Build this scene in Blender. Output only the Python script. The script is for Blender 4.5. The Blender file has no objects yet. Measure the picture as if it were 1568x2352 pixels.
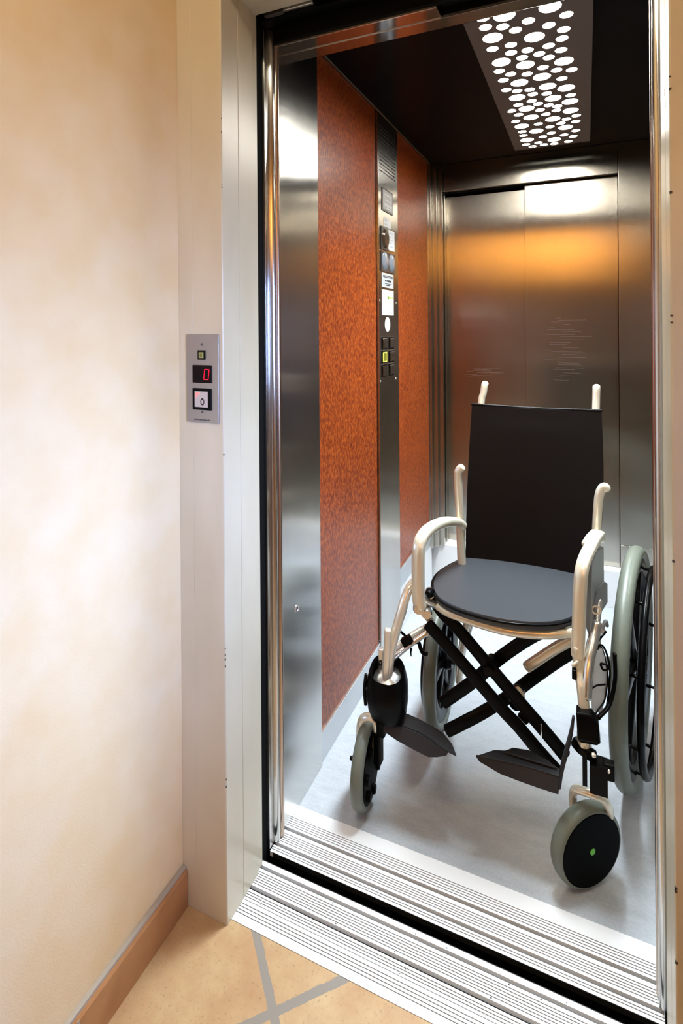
import bpy, bmesh, math, random
from mathutils import Vector, Matrix
random.seed(4)
C = bpy.context.scene.collection
S = bpy.context.scene

# ------------------------------------------------------------------ camera
cam = bpy.data.cameras.new('camera'); cam_o = bpy.data.objects.new('camera', cam); C.objects.link(cam_o)
YAW, ROLL, FPX, HY = math.radians(23.985), math.radians(0.422), 1260.9, 747.1
cam.sensor_fit = 'VERTICAL'; cam.sensor_height = 36; cam.sensor_width = 24
cam.lens = FPX / 2352 * 36
cam.shift_y = -(1176 - HY) / 2352
cam.clip_start = .02
cam_o.matrix_world = Matrix.Translation((0, 0, 1.3)) @ Matrix.Rotation(YAW, 4, 'Z') @ Matrix.Rotation(math.pi/2, 4, 'X') @ Matrix.Rotation(-ROLL, 4, 'Z')
S.camera = cam_o

# ------------------------------------------------------------------ world, lights, exposure
w = bpy.data.worlds.new('world'); S.world = w; w.use_nodes = True
w.node_tree.nodes['Background'].inputs[0].default_value = (.55, .7, 1, 1)
w.node_tree.nodes['Background'].inputs[1].default_value = 0.3
S.view_settings.view_transform = 'Standard'; S.view_settings.look = 'None'
S.view_settings.exposure = 0.0; S.view_settings.gamma = 1

def area(name, loc, target, sx, sy, power, col, spread=180):
    l = bpy.data.lights.new(name, 'AREA'); l.shape = 'RECTANGLE'; l.size = sx; l.size_y = sy
    l.energy = power; l.color = col; l.spread = math.radians(spread)
    o = bpy.data.objects.new(name, l); C.objects.link(o); o.location = loc
    o.rotation_euler = (Vector(target) - Vector(loc)).to_track_quat('-Z', 'Y').to_euler()
    return o
CAR_EMIT = 38
CAR_DOWN = 104
area('hall_ceiling_lamp_light', (-.40, .02, 2.55), (-.52, .15, 0), .35, .35, 13, (1, .86, .62))
area('window_daylight', (1.44, -.35, 1.25), (-.88, .74, .92), .7, .7, 7.5, (.37, .54, 1), 40)
area('back_wall_lamp_light', (-.1, -2.45, 2.42), (-.1, -2.9, 2.2), 2.2, .12, 42, (1, .56, .18))

# ------------------------------------------------------------------ materials
def mat(name, col=(.8, .8, .8), rough=.5, metal=0, spec=.5, emit=None, estr=0, aniso=0, coat=0):
    m = bpy.data.materials.new(name); m.use_nodes = True
    nt = m.node_tree; b = nt.nodes['Principled BSDF']
    b.inputs['Base Color'].default_value = (*col, 1); b.inputs['Roughness'].default_value = rough
    b.inputs['Metallic'].default_value = metal; b.inputs['Specular IOR Level'].default_value = spec
    if coat: b.inputs['Coat Weight'].default_value = coat; b.inputs['Coat Roughness'].default_value = .12
    if emit: b.inputs['Emission Color'].default_value = (*emit, 1); b.inputs['Emission Strength'].default_value = estr
    if aniso:
        b.inputs['Anisotropic'].default_value = aniso
        g = nt.nodes.new('ShaderNodeNewGeometry'); v = nt.nodes.new('ShaderNodeVectorMath'); v.operation = 'CROSS_PRODUCT'
        nt.links.new(g.outputs['Normal'], v.inputs[0]); v.inputs[1].default_value = (.03, .02, 1)
        nt.links.new(v.outputs[0], b.inputs['Tangent'])
    return m
def N(m, t, **k):
    n = m.node_tree.nodes.new('ShaderNode' + t)
    for a, v in k.items(): setattr(n, a, v)
    return n
def L(m, a, b): m.node_tree.links.new(a, b)
def P(m): return m.node_tree.nodes['Principled BSDF']
def coords(m, scale=(1, 1, 1), rot=(0, 0, 0)):
    g = N(m, 'NewGeometry'); mp = N(m, 'Mapping'); L(m, g.outputs['Position'], mp.inputs[0])
    mp.inputs['Scale'].default_value = scale; mp.inputs['Rotation'].default_value = rot
    return mp.outputs[0]
def noise(m, vec, scale, detail=3, rough=.5):
    n = N(m, 'TexNoise'); L(m, vec, n.inputs['Vector']); n.inputs['Scale'].default_value = scale
    n.inputs['Detail'].default_value = detail; n.inputs['Roughness'].default_value = rough
    return n.outputs['Fac']
def ramp(m, fac, stops):
    r = N(m, 'ValToRGB'); L(m, fac, r.inputs[0]); e = r.color_ramp.elements
    while len(e) < len(stops): e.new(.5)
    for el, (p, c) in zip(e, stops): el.position = p; el.color = (*c, 1) if len(c) == 3 else c
    return r.outputs[0]
def bump(m, fac, strength, dist=.002):
    b = N(m, 'Bump'); b.inputs['Strength'].default_value = strength; b.inputs['Distance'].default_value = dist
    L(m, fac, b.inputs['Height']); L(m, b.outputs[0], P(m).inputs['Normal'])
def mix(m, fac, a, b, mode='MIX'):
    x = N(m, 'Mix', data_type='RGBA', blend_type=mode)
    if isinstance(fac, float): x.inputs[0].default_value = fac
    else: L(m, fac, x.inputs[0])
    for i, s in ((6, a), (7, b)):
        if isinstance(s, tuple): x.inputs[i].default_value = (*s, 1)
        else: L(m, s, x.inputs[i])
    return x.outputs[2]

def steel(name, col, rough, aniso=.75, scratch=.06):
    m = mat(name, col, rough, 1, aniso=aniso)
    n = noise(m, coords(m, (90, 90, 1.2)), 6, 4, .6)
    r = N(m, 'MapRange'); L(m, n, r.inputs[0]); r.inputs[3].default_value = rough - scratch; r.inputs[4].default_value = rough + scratch
    L(m, r.outputs[0], P(m).inputs['Roughness'])
    n2 = noise(m, coords(m, (3, 3, 1)), 2, 3)
    c = ramp(m, n2, [(.3, tuple(x*.9 for x in col)), (.7, col)]); L(m, c, P(m).inputs['Base Color'])
    return m
M = {}
M['steel'] = steel('brushed steel', (.60, .575, .54), .22, .9, .02)
M['steel_door'] = steel('brushed steel door', (.50, .46, .395), .20, .97, .015)
M['steel_post'] = steel('polished brushed steel', (.66, .65, .63), .20, .9, .015)
M['steel_matt'] = steel('satin steel plate', (.41, .395, .41), .38, .4)
M['kick'] = steel('kick plate steel', (.66, .67, .68), .36, .4)
M['steel_mirror'] = steel('dark polished steel', (.42, .38, .35), .09, 0, .01)
M['trim_reflect_edge'] = mat('bronze trim and reflection toned door edge', (.50, .40, .33), .22, 1)  # on the door edges this brown is the orange wall's reflection, put into colour
M['black'] = mat('black rubber', (.008, .008, .008), .55)
M['black_metal'] = mat('black painted metal', (.002, .002, .0024), .40, spec=.10)
M['black_gloss'] = mat('black plastic', (.002, .002, .0024), .28, spec=.09)
M['void'] = mat('dark shaft', (.004, .004, .004), .9, spec=.1)
M['ceiling_black'] = mat('black ceiling', (.002, .002, .0028), .3, spec=.07)
M['plate_brown'] = mat('dark plate', (.14, .11, .095), .42, .3)
M['diffuser'] = mat('lit diffuser', (1, 1, 1), .5, emit=(1, .985, .90), estr=CAR_EMIT)
M['alu'] = mat('aluminium sill', (.84, .86, .885), .40, .1)
M['alu_groove'] = mat('sill slot', (.035, .034, .033), .6, .1)
M['alu_line'] = mat('fine sill groove', (.17, .17, .17), .6, .5)
M['pale_floor_fill'] = mat('pale floor and reflection fill', (.74, .745, .76), .45)  # pale tone imitates the bright floor and its reflection in the steel
# laminate
m = M['laminate'] = mat('orange red laminate', (.4, .08, .02), .34, spec=.40)
n = noise(m, coords(m, (1, 1, .55)), 125, 2, .6); n2 = noise(m, coords(m, (1, 1, .5)), 60, 3, .6); n3 = noise(m, coords(m), 5, 3)
c = ramp(m, n, [(.40, (.075, .008, .0015)), (.5, (.22, .035, .003)), (.61, (.46, .11, .010))])
c = mix(m, .35, c, ramp(m, n2, [(.35, (.13, .014, .004)), (.65, (.37, .072, .012))]))
L(m, mix(m, .25, c, ramp(m, n3, [(.3, (.19, .024, .008)), (.7, (.31, .052, .012))])), P(m).inputs['Base Color'])
bump(m, n2, .08, .001)
# car floor
m = M['vinyl'] = mat('grey vinyl floor', (.6, .6, .62), .33, spec=.45)
n = noise(m, coords(m, (1, 3, 1)), 14, 5, .65); n2 = noise(m, coords(m), 160, 2)
c = ramp(m, n, [(.3, (.35, .385, .43)), (.7, (.44, .475, .52))])
L(m, mix(m, .12, c, ramp(m, n2, [(.4, (.36, .38, .40)), (.6, (.64, .67, .71))])), P(m).inputs['Base Color'])
# hall wall
m = M['plaster'] = mat('peach wash plaster', (.8, .65, .45), .62, spec=.35)
n = noise(m, coords(m, (1, 1, .8)), 1.6, 4, .55)
c = ramp(m, n, [(.32, (.70, .50, .255)), (.5, (.77, .61, .37)), (.68, (.79, .67, .47))])
n3 = noise(m, coords(m), 12, 3)
L(m, mix(m, .2, c, ramp(m, n3, [(.35, (.70, .50, .24)), (.65, (.80, .70, .52))])), P(m).inputs['Base Color'])
bump(m, noise(m, coords(m), 260, 3, .6), .35, .0015)
# paint
m = M['paint'] = mat('cream paint', (.60, .55, .45), .30, spec=.5)
n = noise(m, coords(m, (1, 1, .4)), 7, 3)
L(m, ramp(m, n, [(.3, (.50, .45, .33)), (.7, (.58, .535, .42))]), P(m).inputs['Base Color'])
M['chip'] = mat('bare chipped spot', (.06, .045, .035), .7)
# tiles
m = M['tile'] = mat('terracotta tile', (.7, .5, .3), .5, spec=.35)
g = N(m, 'NewGeometry'); ns = N(m, 'TexNoise'); L(m, g.outputs['Position'], ns.inputs['Vector']); ns.inputs['Scale'].default_value = 70; ns.inputs['Detail'].default_value = 3
wob = N(m, 'VectorMath', operation='MULTIPLY_ADD'); L(m, ns.outputs['Color'], wob.inputs[0]); wob.inputs[1].default_value = (.006, .006, 0); L(m, g.outputs['Position'], wob.inputs[2])
mp = N(m, 'Mapping', vector_type='TEXTURE'); L(m, wob.outputs[0], mp.inputs[0]); mp.inputs['Location'].default_value = (-.546, .896, 0); mp.inputs['Rotation'].default_value = (0, 0, math.radians(45.5))
sp = N(m, 'SeparateXYZ'); L(m, mp.outputs[0], sp.inputs[0])
def mth(m, op, a, b=None):
    x = N(m, 'Math', operation=op)
    for i, s in enumerate((a, b)):
        if s is None: continue
        if isinstance(s, (int, float)): x.inputs[i].default_value = s
        else: L(m, s, x.inputs[i])
    return x.outputs[0]
T = .345
ds = []; ids = []
for ax in (0, 1):
    q = mth(m, 'DIVIDE', sp.outputs[ax], T)
    r = mth(m, 'ROUND', q); ds.append(mth(m, 'MULTIPLY', mth(m, 'ABSOLUTE', mth(m, 'SUBTRACT', q, r)), T)); ids.append(mth(m, 'FLOOR', q))
gr = mth(m, 'LESS_THAN', mth(m, 'MINIMUM', ds[0], ds[1]), .0085)
cb = N(m, 'CombineXYZ'); L(m, ids[0], cb.inputs[0]); L(m, ids[1], cb.inputs[1])
wn = N(m, 'TexWhiteNoise'); L(m, cb.outputs[0], wn.inputs[0])
n = noise(m, coords(m), 9, 5, .6); sk = noise(m, coords(m), 150, 3, .7); sk2 = noise(m, coords(m), 30, 4, .6)
c = ramp(m, n, [(.3, (.40, .235, .115)), (.5, (.47, .32, .17)), (.72, (.52, .385, .22))])
c = mix(m, ramp(m, sk2, [(.35, (.0,)*3), (.75, (.5,)*3)]), c, (.40, .22, .12))
c = mix(m, ramp(m, sk, [(.60, (0,)*3), (.72, (.8,)*3)]), c, (.16, .10, .06))
c = mix(m, mth(m, 'MULTIPLY', wn.outputs[0], .18), c, (.58, .42, .25))
c = mix(m, gr, c, (.25, .225, .20)); L(m, c, P(m).inputs['Base Color'])
bump(m, mth(m, 'SUBTRACT', 1, gr), .5, .002)
m = M['skirt_tile'] = mat('terracotta skirting', (.5, .27, .12), .42)
n = noise(m, coords(m), 14, 4)
c = ramp(m, n, [(.3, (.33, .145, .05)), (.7, (.43, .21, .085))])
L(m, mix(m, ramp(m, noise(m, coords(m), 130, 2), [(.68, (0,)*3), (.78, (.6,)*3)]), c, (.2, .1, .05)), P(m).inputs['Base Color'])
M['grout'] = mat('grout', (.40, .36, .31), .8)
m = M['wood'] = mat('dark wood panelling', (.06, .03, .015), .35)
L(m, ramp(m, noise(m, coords(m, (12, 12, 1)), 3, 4), [(.3, (.045, .022, .010)), (.7, (.10, .05, .025))]), P(m).inputs['Base Color'])
M['hall_white'] = mat('off white ceiling paint', (.50, .42, .30), .7)
# wheelchair
M['champ'] = mat('champagne satin paint', (.80, .76, .635), .24, .42)
M['silver'] = mat('silver metal', (.80, .80, .80), .22, .9)
m = M['leather'] = mat('charcoal leatherette seat', (.032, .034, .040), .42)
bump(m, noise(m, coords(m), 300, 3), .15, .0006)
m = M['backcloth'] = mat('black brown leatherette back', (.0035, .0018, .0018), .5, spec=.12)
bump(m, noise(m, coords(m, (1, 1, 1)), 9, 3), .12, .01)
M['tyre'] = mat('grey green tyre', (.13, .148, .12), .40)
M['disc'] = mat('black wheel disc', (.001, .001, .001), .5, spec=.035)
M['clear'] = mat('pale plastic guard', (.62, .66, .72), .25)
M['guard'] = mat('grey side guard', (.17, .18, .20), .32)
M['green'] = mat('green hub mark', (.12, .5, .04), .35, emit=(.15, .7, .05), estr=.0)
M['foot'] = mat('charcoal footplate plastic', (.022, .022, .026), .5, spec=.2)
# panel bits
M['paper'] = mat('white paper', (.62, .63, .64), .6)
M['ink'] = mat('printed ink', (.02, .02, .025), .6)
M['grey_ink'] = mat('pale print', (.42, .44, .48), .6)
M['green_ink'] = mat('green print', (.35, .6, .1), .6)
M['screw_grey'] = mat('dark screw head', (.12, .11, .11), .5, .4)
M['label_grey'] = mat('grey label', (.40, .40, .40), .5)
M['btn_dark'] = mat('dark button', (.05, .045, .043), .3)
M['lens_grey'] = mat('grey lens', (.18, .20, .23), .12)
M['brown_lens'] = mat('brown mirror lens', (.13, .09, .06), .08, .6)
M['yellow_rim'] = mat('lit yellow rim', (.8, .75, .1), .4, emit=(.9, .85, .15), estr=.55)
M['olive'] = mat('olive button', (.12, .12, .01), .4, emit=(.3, .3, .02), estr=.12)
M['red_led'] = mat('red led', (.5, .0, .02), .4, emit=(1, .0, .03), estr=1.25)
M['screen'] = mat('dark red screen', (.006, .002, .003), .3, spec=.12)
M['btn_face'] = mat('grey button face', (.47, .43, .41), .4)
M['red_glow'] = mat('lit red arrow', (1, .25, .2), .4, emit=(1, .12, .09), estr=.9)

# ------------------------------------------------------------------ mesh helpers
def obj(name, bm, m, parent=None, smooth=False, bevel=0, **props):
    me = bpy.data.meshes.new(name); bmesh.ops.recalc_face_normals(bm, faces=bm.faces[:]); bm.to_mesh(me); bm.free()
    ms = m if isinstance(m, (list, tuple)) else [m]
    for x in ms: me.materials.append(M[x])
    o = bpy.data.objects.new(name, me); C.objects.link(o)
    if parent is not None: o.parent = parent
    if smooth:
        for p in me.polygons: p.use_smooth = True
        try: me.set_sharp_from_angle(angle=math.radians(40))
        except Exception: pass
    if bevel:
        b = o.modifiers.new('bevel', 'BEVEL'); b.width = bevel; b.segments = 3; b.limit_method = 'ANGLE'; b.angle_limit = math.radians(35)
        for p in me.polygons: p.use_smooth = True
        b.harden_normals = True
    for k, v in props.items(): o[k] = v
    return o
def NB(): return bmesh.new()
def box(bm, x0, x1, y0, y1, z0, z1, mi=0, mw=None):
    vs = [bm.verts.new(v) for v in ((x0,y0,z0),(x1,y0,z0),(x1,y1,z0),(x0,y1,z0),(x0,y0,z1),(x1,y0,z1),(x1,y1,z1),(x0,y1,z1))]
    if mw is not None:
        for v in vs: v.co = mw @ v.co
    for f in ((0,3,2,1),(4,5,6,7),(0,1,5,4),(1,2,6,5),(2,3,7,6),(3,0,4,7)):
        bm.faces.new([vs[i] for i in f]).material_index = mi
    return bm
def B(name, x0, x1, y0, y1, z0, z1, m, parent=None, bevel=0, **props):
    return obj(name, box(NB(), x0, x1, y0, y1, z0, z1), m, parent, bevel=bevel, **props)
def prism_xy(bm, pts, z0, z1, mi=0):
    a = [bm.verts.new((x, y, z0)) for x, y in pts]; b = [bm.verts.new((x, y, z1)) for x, y in pts]
    n = len(pts)
    for i in range(n): bm.faces.new((a[i], a[(i+1) % n], b[(i+1) % n], b[i])).material_index = mi
    bm.faces.new(a[::-1]).material_index = mi; bm.faces.new(b).material_index = mi
    return bm
def extrude_poly(bm, pts3, d, mi=0):
    d = Vector(d); a = [bm.verts.new(p) for p in pts3]; b = [bm.verts.new(Vector(p) + d) for p in pts3]; n = len(a)
    for i in range(n): bm.faces.new((a[i], a[(i+1) % n], b[(i+1) % n], b[i])).material_index = mi
    bm.faces.new(a[::-1]).material_index = mi; bm.faces.new(b).material_index = mi
    return bm
def catmull(pts, n=8, closed=False):
    pts = [Vector(p) for p in pts]; out = []; k = len(pts)
    for i in range(k if closed else k-1):
        p1, p2 = pts[i], pts[(i+1) % k]
        p0 = pts[(i-1) % k] if (closed or i > 0) else p1*2 - p2
        p3 = pts[(i+2) % k] if (closed or i+2 < k) else p2*2 - p1
        for j in range(n):
            t = j/n
            out.append(.5*((2*p1) + (p2-p0)*t + (2*p0-5*p1+4*p2-p3)*t*t + (3*p1-p0-3*p2+p3)*t**3))
    if not closed: out.append(pts[-1])
    return out
def rounded(rx, ry, e=2, n=20):
    r = []
    for i in range(n):
        a = 2*math.pi*i/n; c, s = math.cos(a), math.sin(a)
        r.append((rx*math.copysign(abs(c)**(2/e), c), ry*math.copysign(abs(s)**(2/e), s)))
    return r
def sweep(bm, pts, prof, up=(0, 0, 1), closed=False, scale=None, mi=0, cap=True):
    pts = [Vector(p) for p in pts]; n = len(pts); rings = []; upv = Vector(up)
    for i, p in enumerate(pts):
        if closed: t = pts[(i+1) % n] - pts[i-1]
        else: t = pts[min(i+1, n-1)] - pts[max(i-1, 0)]
        t.normalize()
        a = upv - t*upv.dot(t)
        if a.length < 1e-3: a = Vector((1, 0, 0)) - t*t.x
        a.normalize(); b = t.cross(a); s = 1 if scale is None else scale(i/(n-1))
        rings.append([bm.verts.new(p + b*(x*s) + a*(y*s)) for x, y in prof])
        upv = a
    k = len(prof)
    for i in range(n if closed else n-1):
        r0, r1 = rings[i], rings[(i+1) % n]
        for j in range(k): bm.faces.new((r0[j], r0[(j+1) % k], r1[(j+1) % k], r1[j])).material_index = mi
    if not closed and cap:
        for ring, sgn in ((rings[0], -1), (rings[-1], 1)):
            # rounded end cap
            c = sum((v.co for v in ring), Vector())/k
            i0, i1 = (0, 1) if sgn < 0 else (n-1, n-2)
            t = (pts[i0] - pts[i1]).normalized(); r = min((ring[0].co - c).length, (ring[k//4].co - c).length)
            prev = ring
            for f, h in ((.85, .45), (.5, .8)):
                nr = [bm.verts.new(c + (v.co - c)*f + t*r*h*.6) for v in ring]
                for j in range(k): bm.faces.new((prev[j], prev[(j+1) % k], nr[(j+1) % k], nr[j])).material_index = mi
                prev = nr
            bm.faces.new(prev).material_index = mi
    return bm
def tube(name, pts, r, m, parent, smooth_n=8, ry=None, e=2, up=(0, 0, 1), closed=False, scale=None, **props):
    bm = NB(); pp = catmull(pts, smooth_n, closed) if smooth_n > 1 else pts
    sweep(bm, pp, rounded(r, ry or r, e), up, closed, scale)
    return obj(name, bm, m, parent, smooth=True, **props)
def frame(axis, up=(0, 0, 1)):
    a = Vector(axis).normalized(); u = Vector(up); u = (u - a*u.dot(a)).normalized(); t = u.cross(a)
    return a, u, t
def lathe(bm, c, axis, prof, n=48, mi=0, closed=True, up=(0, 0, 1)):
    """prof: list of (radius, offset along the axis)"""
    a, u, t = frame(axis, up); c = Vector(c); rings = []
    for r, h in prof:
        if r < 1e-5: rings.append([bm.verts.new(c + a*h)])
        else: rings.append([bm.verts.new(c + a*h + (u*math.cos(q) + t*math.sin(q))*r) for q in (2*math.pi*i/n for i in range(n))])
    m = len(prof)
    for i in range(m if closed else m-1):
        r0, r1 = rings[i], rings[(i+1) % m]
        for j in range(n):
            if len(r0) == 1 and len(r1) == 1: continue
            if len(r0) == 1: f = (r0[0], r1[j], r1[(j+1) % n])
            elif len(r1) == 1: f = (r0[j], r0[(j+1) % n], r1[0])
            else: f = (r0[j], r0[(j+1) % n], r1[(j+1) % n], r1[j])
            bm.faces.new(f).material_index = mi
    return bm
def disc(bm, c, axis, r, h, n=24, mi=0): return lathe(bm, c, axis, [(0, 0), (r, 0), (r*.96, h), (0, h)], n, mi, closed=False)
def empty(name, loc, **props):
    o = bpy.data.objects.new(name, None); C.objects.link(o); o.location = loc; o.empty_display_size = .05
    for k, v in props.items(): o[k] = v
    return o
def adopt(root):
    """parts are modelled in world metres: keep them there under a root that is moved off the origin"""
    for ch in root.children: ch.matrix_parent_inverse = Matrix.Translation(-root.location)

# ------------------------------------------------------------------ setting: the hall
XL, XR = -.718, .120          # clear door opening
XW = -.838                    # plaster face of the left hall wall
B('floor', XW-.1, 1.6, -2.9, .9965, -.06, 0, 'tile', kind='structure')
B('wall_left', XW-.12, XW, -2.9, 1.13, -.06, 2.72, 'plaster', kind='structure')
bm = NB()
y0, y1, z0, z1 = -.75, .05, .62, 1.78
for a in ((-2.9, y0, 0, 2.72), (y1, 1.13, 0, 2.72), (y0, y1, 0, z0), (y0, y1, z1, 2.72)): box(bm, 1.5, 1.62, *a)
obj('wall_right', bm, 'plaster', kind='structure')
wf = B('window_1', 1.52, 1.56, y0, y0+.04, z0, z1, 'hall_white', kind='structure')
bm = NB(); box(bm, 1.52, 1.56, y1-.04, y1, z0, z1); box(bm, 1.52, 1.56, y0+.04, y1-.04, z0, z0+.04); box(bm, 1.52, 1.56, y0+.04, y1-.04, z1-.04, z1)
obj('window_frame', bm, 'hall_white', wf)
B('wall_back', XW, 1.5, -2.9, -2.8, 0, 2.72, 'plaster', kind='structure')
B('trim_2', XW, 1.5, -2.8, -2.76, 0, 1.88, 'wood', kind='structure')
B('ceiling', XW-.12, 1.62, -2.9, 1.13, 2.62, 2.72, 'hall_white', kind='structure')
bm = NB(); box(bm, XW, 1.5, 1.0, 1.125, 2.20, 2.62); box(bm, .30, 1.5, 1.0, 1.125, 0, 2.20)
obj('wall_front', bm, 'plaster', kind='structure')
# skirting board on the left wall
bm = NB()
extrude_poly(bm, [(XW, -2.8, 0), (-.823, -2.8, 0), (-.823, -2.8, .078), (-.8265, -2.8, .0825), (XW, -2.8, .083)], (0, 3.78, 0))
bb = obj('baseboard_left', bm, 'skirt_tile', kind='structure')
B('grout_line', XW+.0003, -.8285, -2.8, .981, .0825, .088, 'grout', bb)
B('tile_joint', -.8235, -.8222, .688, .692, .001, .08, 'grout', bb)

# door frame
bm = NB()
prism_xy(bm, [(-.80, .99), (-.80, .982), (-.720, .982), (XL, .984), (XL, 1.0445), (XL-.002, 1.0455), (XL, 1.0465), (XL, 1.105), (XL-.004, 1.107), (XL-.004, 1.130), (-.80, 1.130)], 0, 2.20)
prism_xy(bm, [(XW, .982), (-.80, .982), (-.80, 1.13), (XW, 1.13)], 0, 2.20)
prism_xy(bm, [(XR+.17, .982), (XR+.17, 1.13), (XR+.006, 1.13), (XR+.006, 1.107), (XR+.002, 1.105), (XR+.002, 1.0465), (XR+.004, 1.0455), (XR+.002, 1.0445), (XR, .984), (XR+.002, .982)], 0, 2.20)
box(bm, -.80, XR+.10, .982, 1.045, 2.047, 2.20); box(bm, -.80, XR+.10, 1.0465, 1.126, 2.047, 2.20)
dt = obj('trim_1', bm, 'paint', kind='structure', bevel=.0012)
bm = NB()
for z in [.30+.02*random.random()*k for k in range(3)] + [.56, .575, .585, .6, 1.02, 1.60, 1.605, 1.72, 1.75]:
    h = random.uniform(.001, .005); box(bm, -.7190, -.7176, .9814, .9840, z, z+h)
for z in (.42, .425, .31, 1.66, 1.68, 1.30, 1.31, .93, 1.5):
    h = random.uniform(.001, .004); box(bm, XR-.0006, XR+.003, .9812, .9845, z, z+h)
for z in (1.655, 1.675): box(bm, XR+.001, XR+.0035, 1.044, 1.047, z, z+.012)
obj('paint_chip', bm, 'chip', dt)

# shaft behind the frame: black gap all round
bm = NB()
box(bm, -.80, XL-.012, 1.128, 1.166, -.3, 2.4); box(bm, XR+.014, XR+.10, 1.128, 1.166, -.3, 2.4)
box(bm, -1.0, .6, 1.13, 1.24, 2.30, 2.34)
box(bm, -1.0, -.78, 1.128, 3.1, -.3, 2.4); box(bm, .45, .6, 1.128, 3.1, -.3, 2.4); box(bm, -1.0, .6, 3.05, 3.1, -.3, 2.4)
box(bm, -1.0, .6, .99, 3.1, -.34, -.3); box(bm, -1.0, .6, 1.1, 3.1, 2.34, 2.4)
obj('wall_shaft', bm, 'void', kind='structure')
hd = empty('door_operator', (-.3, 1.16, 2.05), label='black door drive housing above the lift opening, mostly in shadow, with a small silver latch', category='door mechanism')
B('housing', XL-.02, XR+.02, 1.150, 1.185, 2.045, 2.26, 'black_metal', hd)
bm = NB(); box(bm, -.655, -.575, 1.140, 1.149, 2.050, 2.058); obj('latch', bm, 'silver', hd, bevel=.002)
bm = NB(); box(bm, -.705, -.655, 1.136, 1.149, 2.046, 2.056); obj('latch_bracket', bm, 'btn_dark', hd, bevel=.002)
box(bm := NB(), -.30, -.29, 1.135, 1.149, 2.046, 2.075); obj('stop_pin', bm, 'btn_dark', hd)
adopt(hd)

# sills: real grooved profiles
def sill(name, y0, y1, lines, slots, x0, x1, parent=None, h=.012, **props):
    """slots: (y0, y1) wide guide grooves; lines: centres of fine grooves"""
    ev = sorted([(a, b, 'slot') for a, b in slots] + [(l-.0010, l+.0010, 'line') for l in lines])
    bm = NB(); y = y0
    for a, b, k in ev:
        box(bm, x0, x1, y, a, -h, 0)
        d = .009 if k == 'slot' else .0012
        box(bm, x0, x1, a, b, -h, -d, 1 if k == 'slot' else 2); y = b
    box(bm, x0, x1, y, y1, -h, 0)
    return obj(name, bm, ['alu', 'alu_groove', 'alu_line'], parent, **props)
ds = empty('door_sill', (-.3, 1.06, 0), label='ribbed white aluminium landing sill between the tiled floor and the black gap', category='door sill')
sill('edge_strip', .998, 1.0438, [1.016, 1.0225, 1.029, 1.0355], [], XL-.002, XR+.004, ds)
sill('grooved_plate', 1.0456, 1.1385, [1.0515, 1.057, 1.0625, 1.0845, 1.090, 1.0955, 1.101, 1.1065, 1.112], [(1.0685, 1.078), (1.1195, 1.1275)], XL-.008, XR+.004, ds)
B('joint_seam', XL, XR, 1.0438, 1.0456, -.012, -.003, 'black', ds)
adopt(ds)
bm = NB(); random.seed(9)
for k in range(16):
    x = random.uniform(-.68, .05); y = random.choice([1.08, 1.116, 1.06, 1.048, 1.13]) ; s = random.uniform(.0008, .0022)
    box(bm, x, x+s*1.6, y, y+s, 0, .0006)
obj('dirt_specks', bm, 'ink', label='tiny dark specks of grit scattered on the ribbed landing sill', category='dirt', kind='stuff')
B('sill_skirt', XL-.01, XR+.02, 1.139, 1.142, -.30, -.002, 'black', ds).matrix_parent_inverse = Matrix.Translation(-ds.location)

# ------------------------------------------------------------------ the lift car
XCL, XCR, ZC = -.727, .385, 2.125
def shell(name):
    o = empty(name, (0, 0, 0)); o['kind'] = 'structure'; return o
B('floor', XCL-.03, XCR+.02, 1.308, 2.93, -.05, 0, 'vinyl', kind='structure')
cs = empty('door_sill', (-.3, 1.24, 0), label='ribbed white aluminium lift sill between the black gap and the grey lift floor', category='door sill')
wl, wr_, wk, wfr = shell('wall_car_left'), shell('wall_car_right'), shell('wall_car_rear'), shell('wall_car_front')
sill('grooved_plate', 1.1663, 1.308, [1.1735, 1.179, 1.2, 1.2055, 1.211, 1.2165, 1.222, 1.2465, 1.2525, 1.2585, 1.2645, 1.270], [(1.1845, 1.193), (1.2315, 1.240)], -.723, XR+.012, cs)
bm = NB(); box(bm, -.715, .12, 1.1655, 1.1662, -.012, -.0005); obj('sill_front_edge', bm, 'black', cs)
B('sill_apron', -.72, XR+.012, 1.1665, 1.175, -.30, -.0125, 'black_metal', cs)
adopt(cs)
# ceiling
bm = NB(); box(bm, XCL-.03, XCR+.02, 1.30, 2.93, ZC, ZC+.03); cl = obj('ceiling', bm, 'ceiling_black', kind='structure')
bm = NB(); box(bm, XCL, XCL+.006, 1.452, 2.716, ZC-.010, ZC); obj('ceiling_trim', bm, 'trim_reflect_edge', wl)
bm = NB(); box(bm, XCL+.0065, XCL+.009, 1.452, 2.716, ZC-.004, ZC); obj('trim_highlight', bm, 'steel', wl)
# left wall
B('laminate_panel', XCL-.02, XCL, 1.452, 1.957, .093, ZC-.010, 'laminate', wl)
B('laminate_panel', XCL-.02, XCL, 2.205, 2.706, .265, ZC-.010, 'laminate', wl)
B('shadow_joint', XCL-.018, XCL-.004, 1.957, 1.9655, .0, ZC-.010, 'black', wl)
B('kick_plate', XCL-.02, XCL+.003, 1.4535, 1.962, .001, .088, 'kick', wl)
bm = NB(); box(bm, XCL-.02, XCL+.006, 1.4535, 1.962, .088, .094); obj('kick_lip', bm, 'silver', wl, bevel=.0015)
B('kick_plate', XCL-.02, XCL+.003, 2.204, 2.716, .184, .264, 'kick', wl)
bm = NB(); box(bm, XCL-.02, XCL+.006, 2.204, 2.716, .264, .270); obj('kick_lip', bm, 'silver', wl, bevel=.0015)
B('floor_fill_strip', XCL-.02, XCL+.002, 2.204, 2.74, 0.0005, .184, 'pale_floor_fill', wl)  # added pale strip standing in for floor that seems to continue upwards
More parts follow.
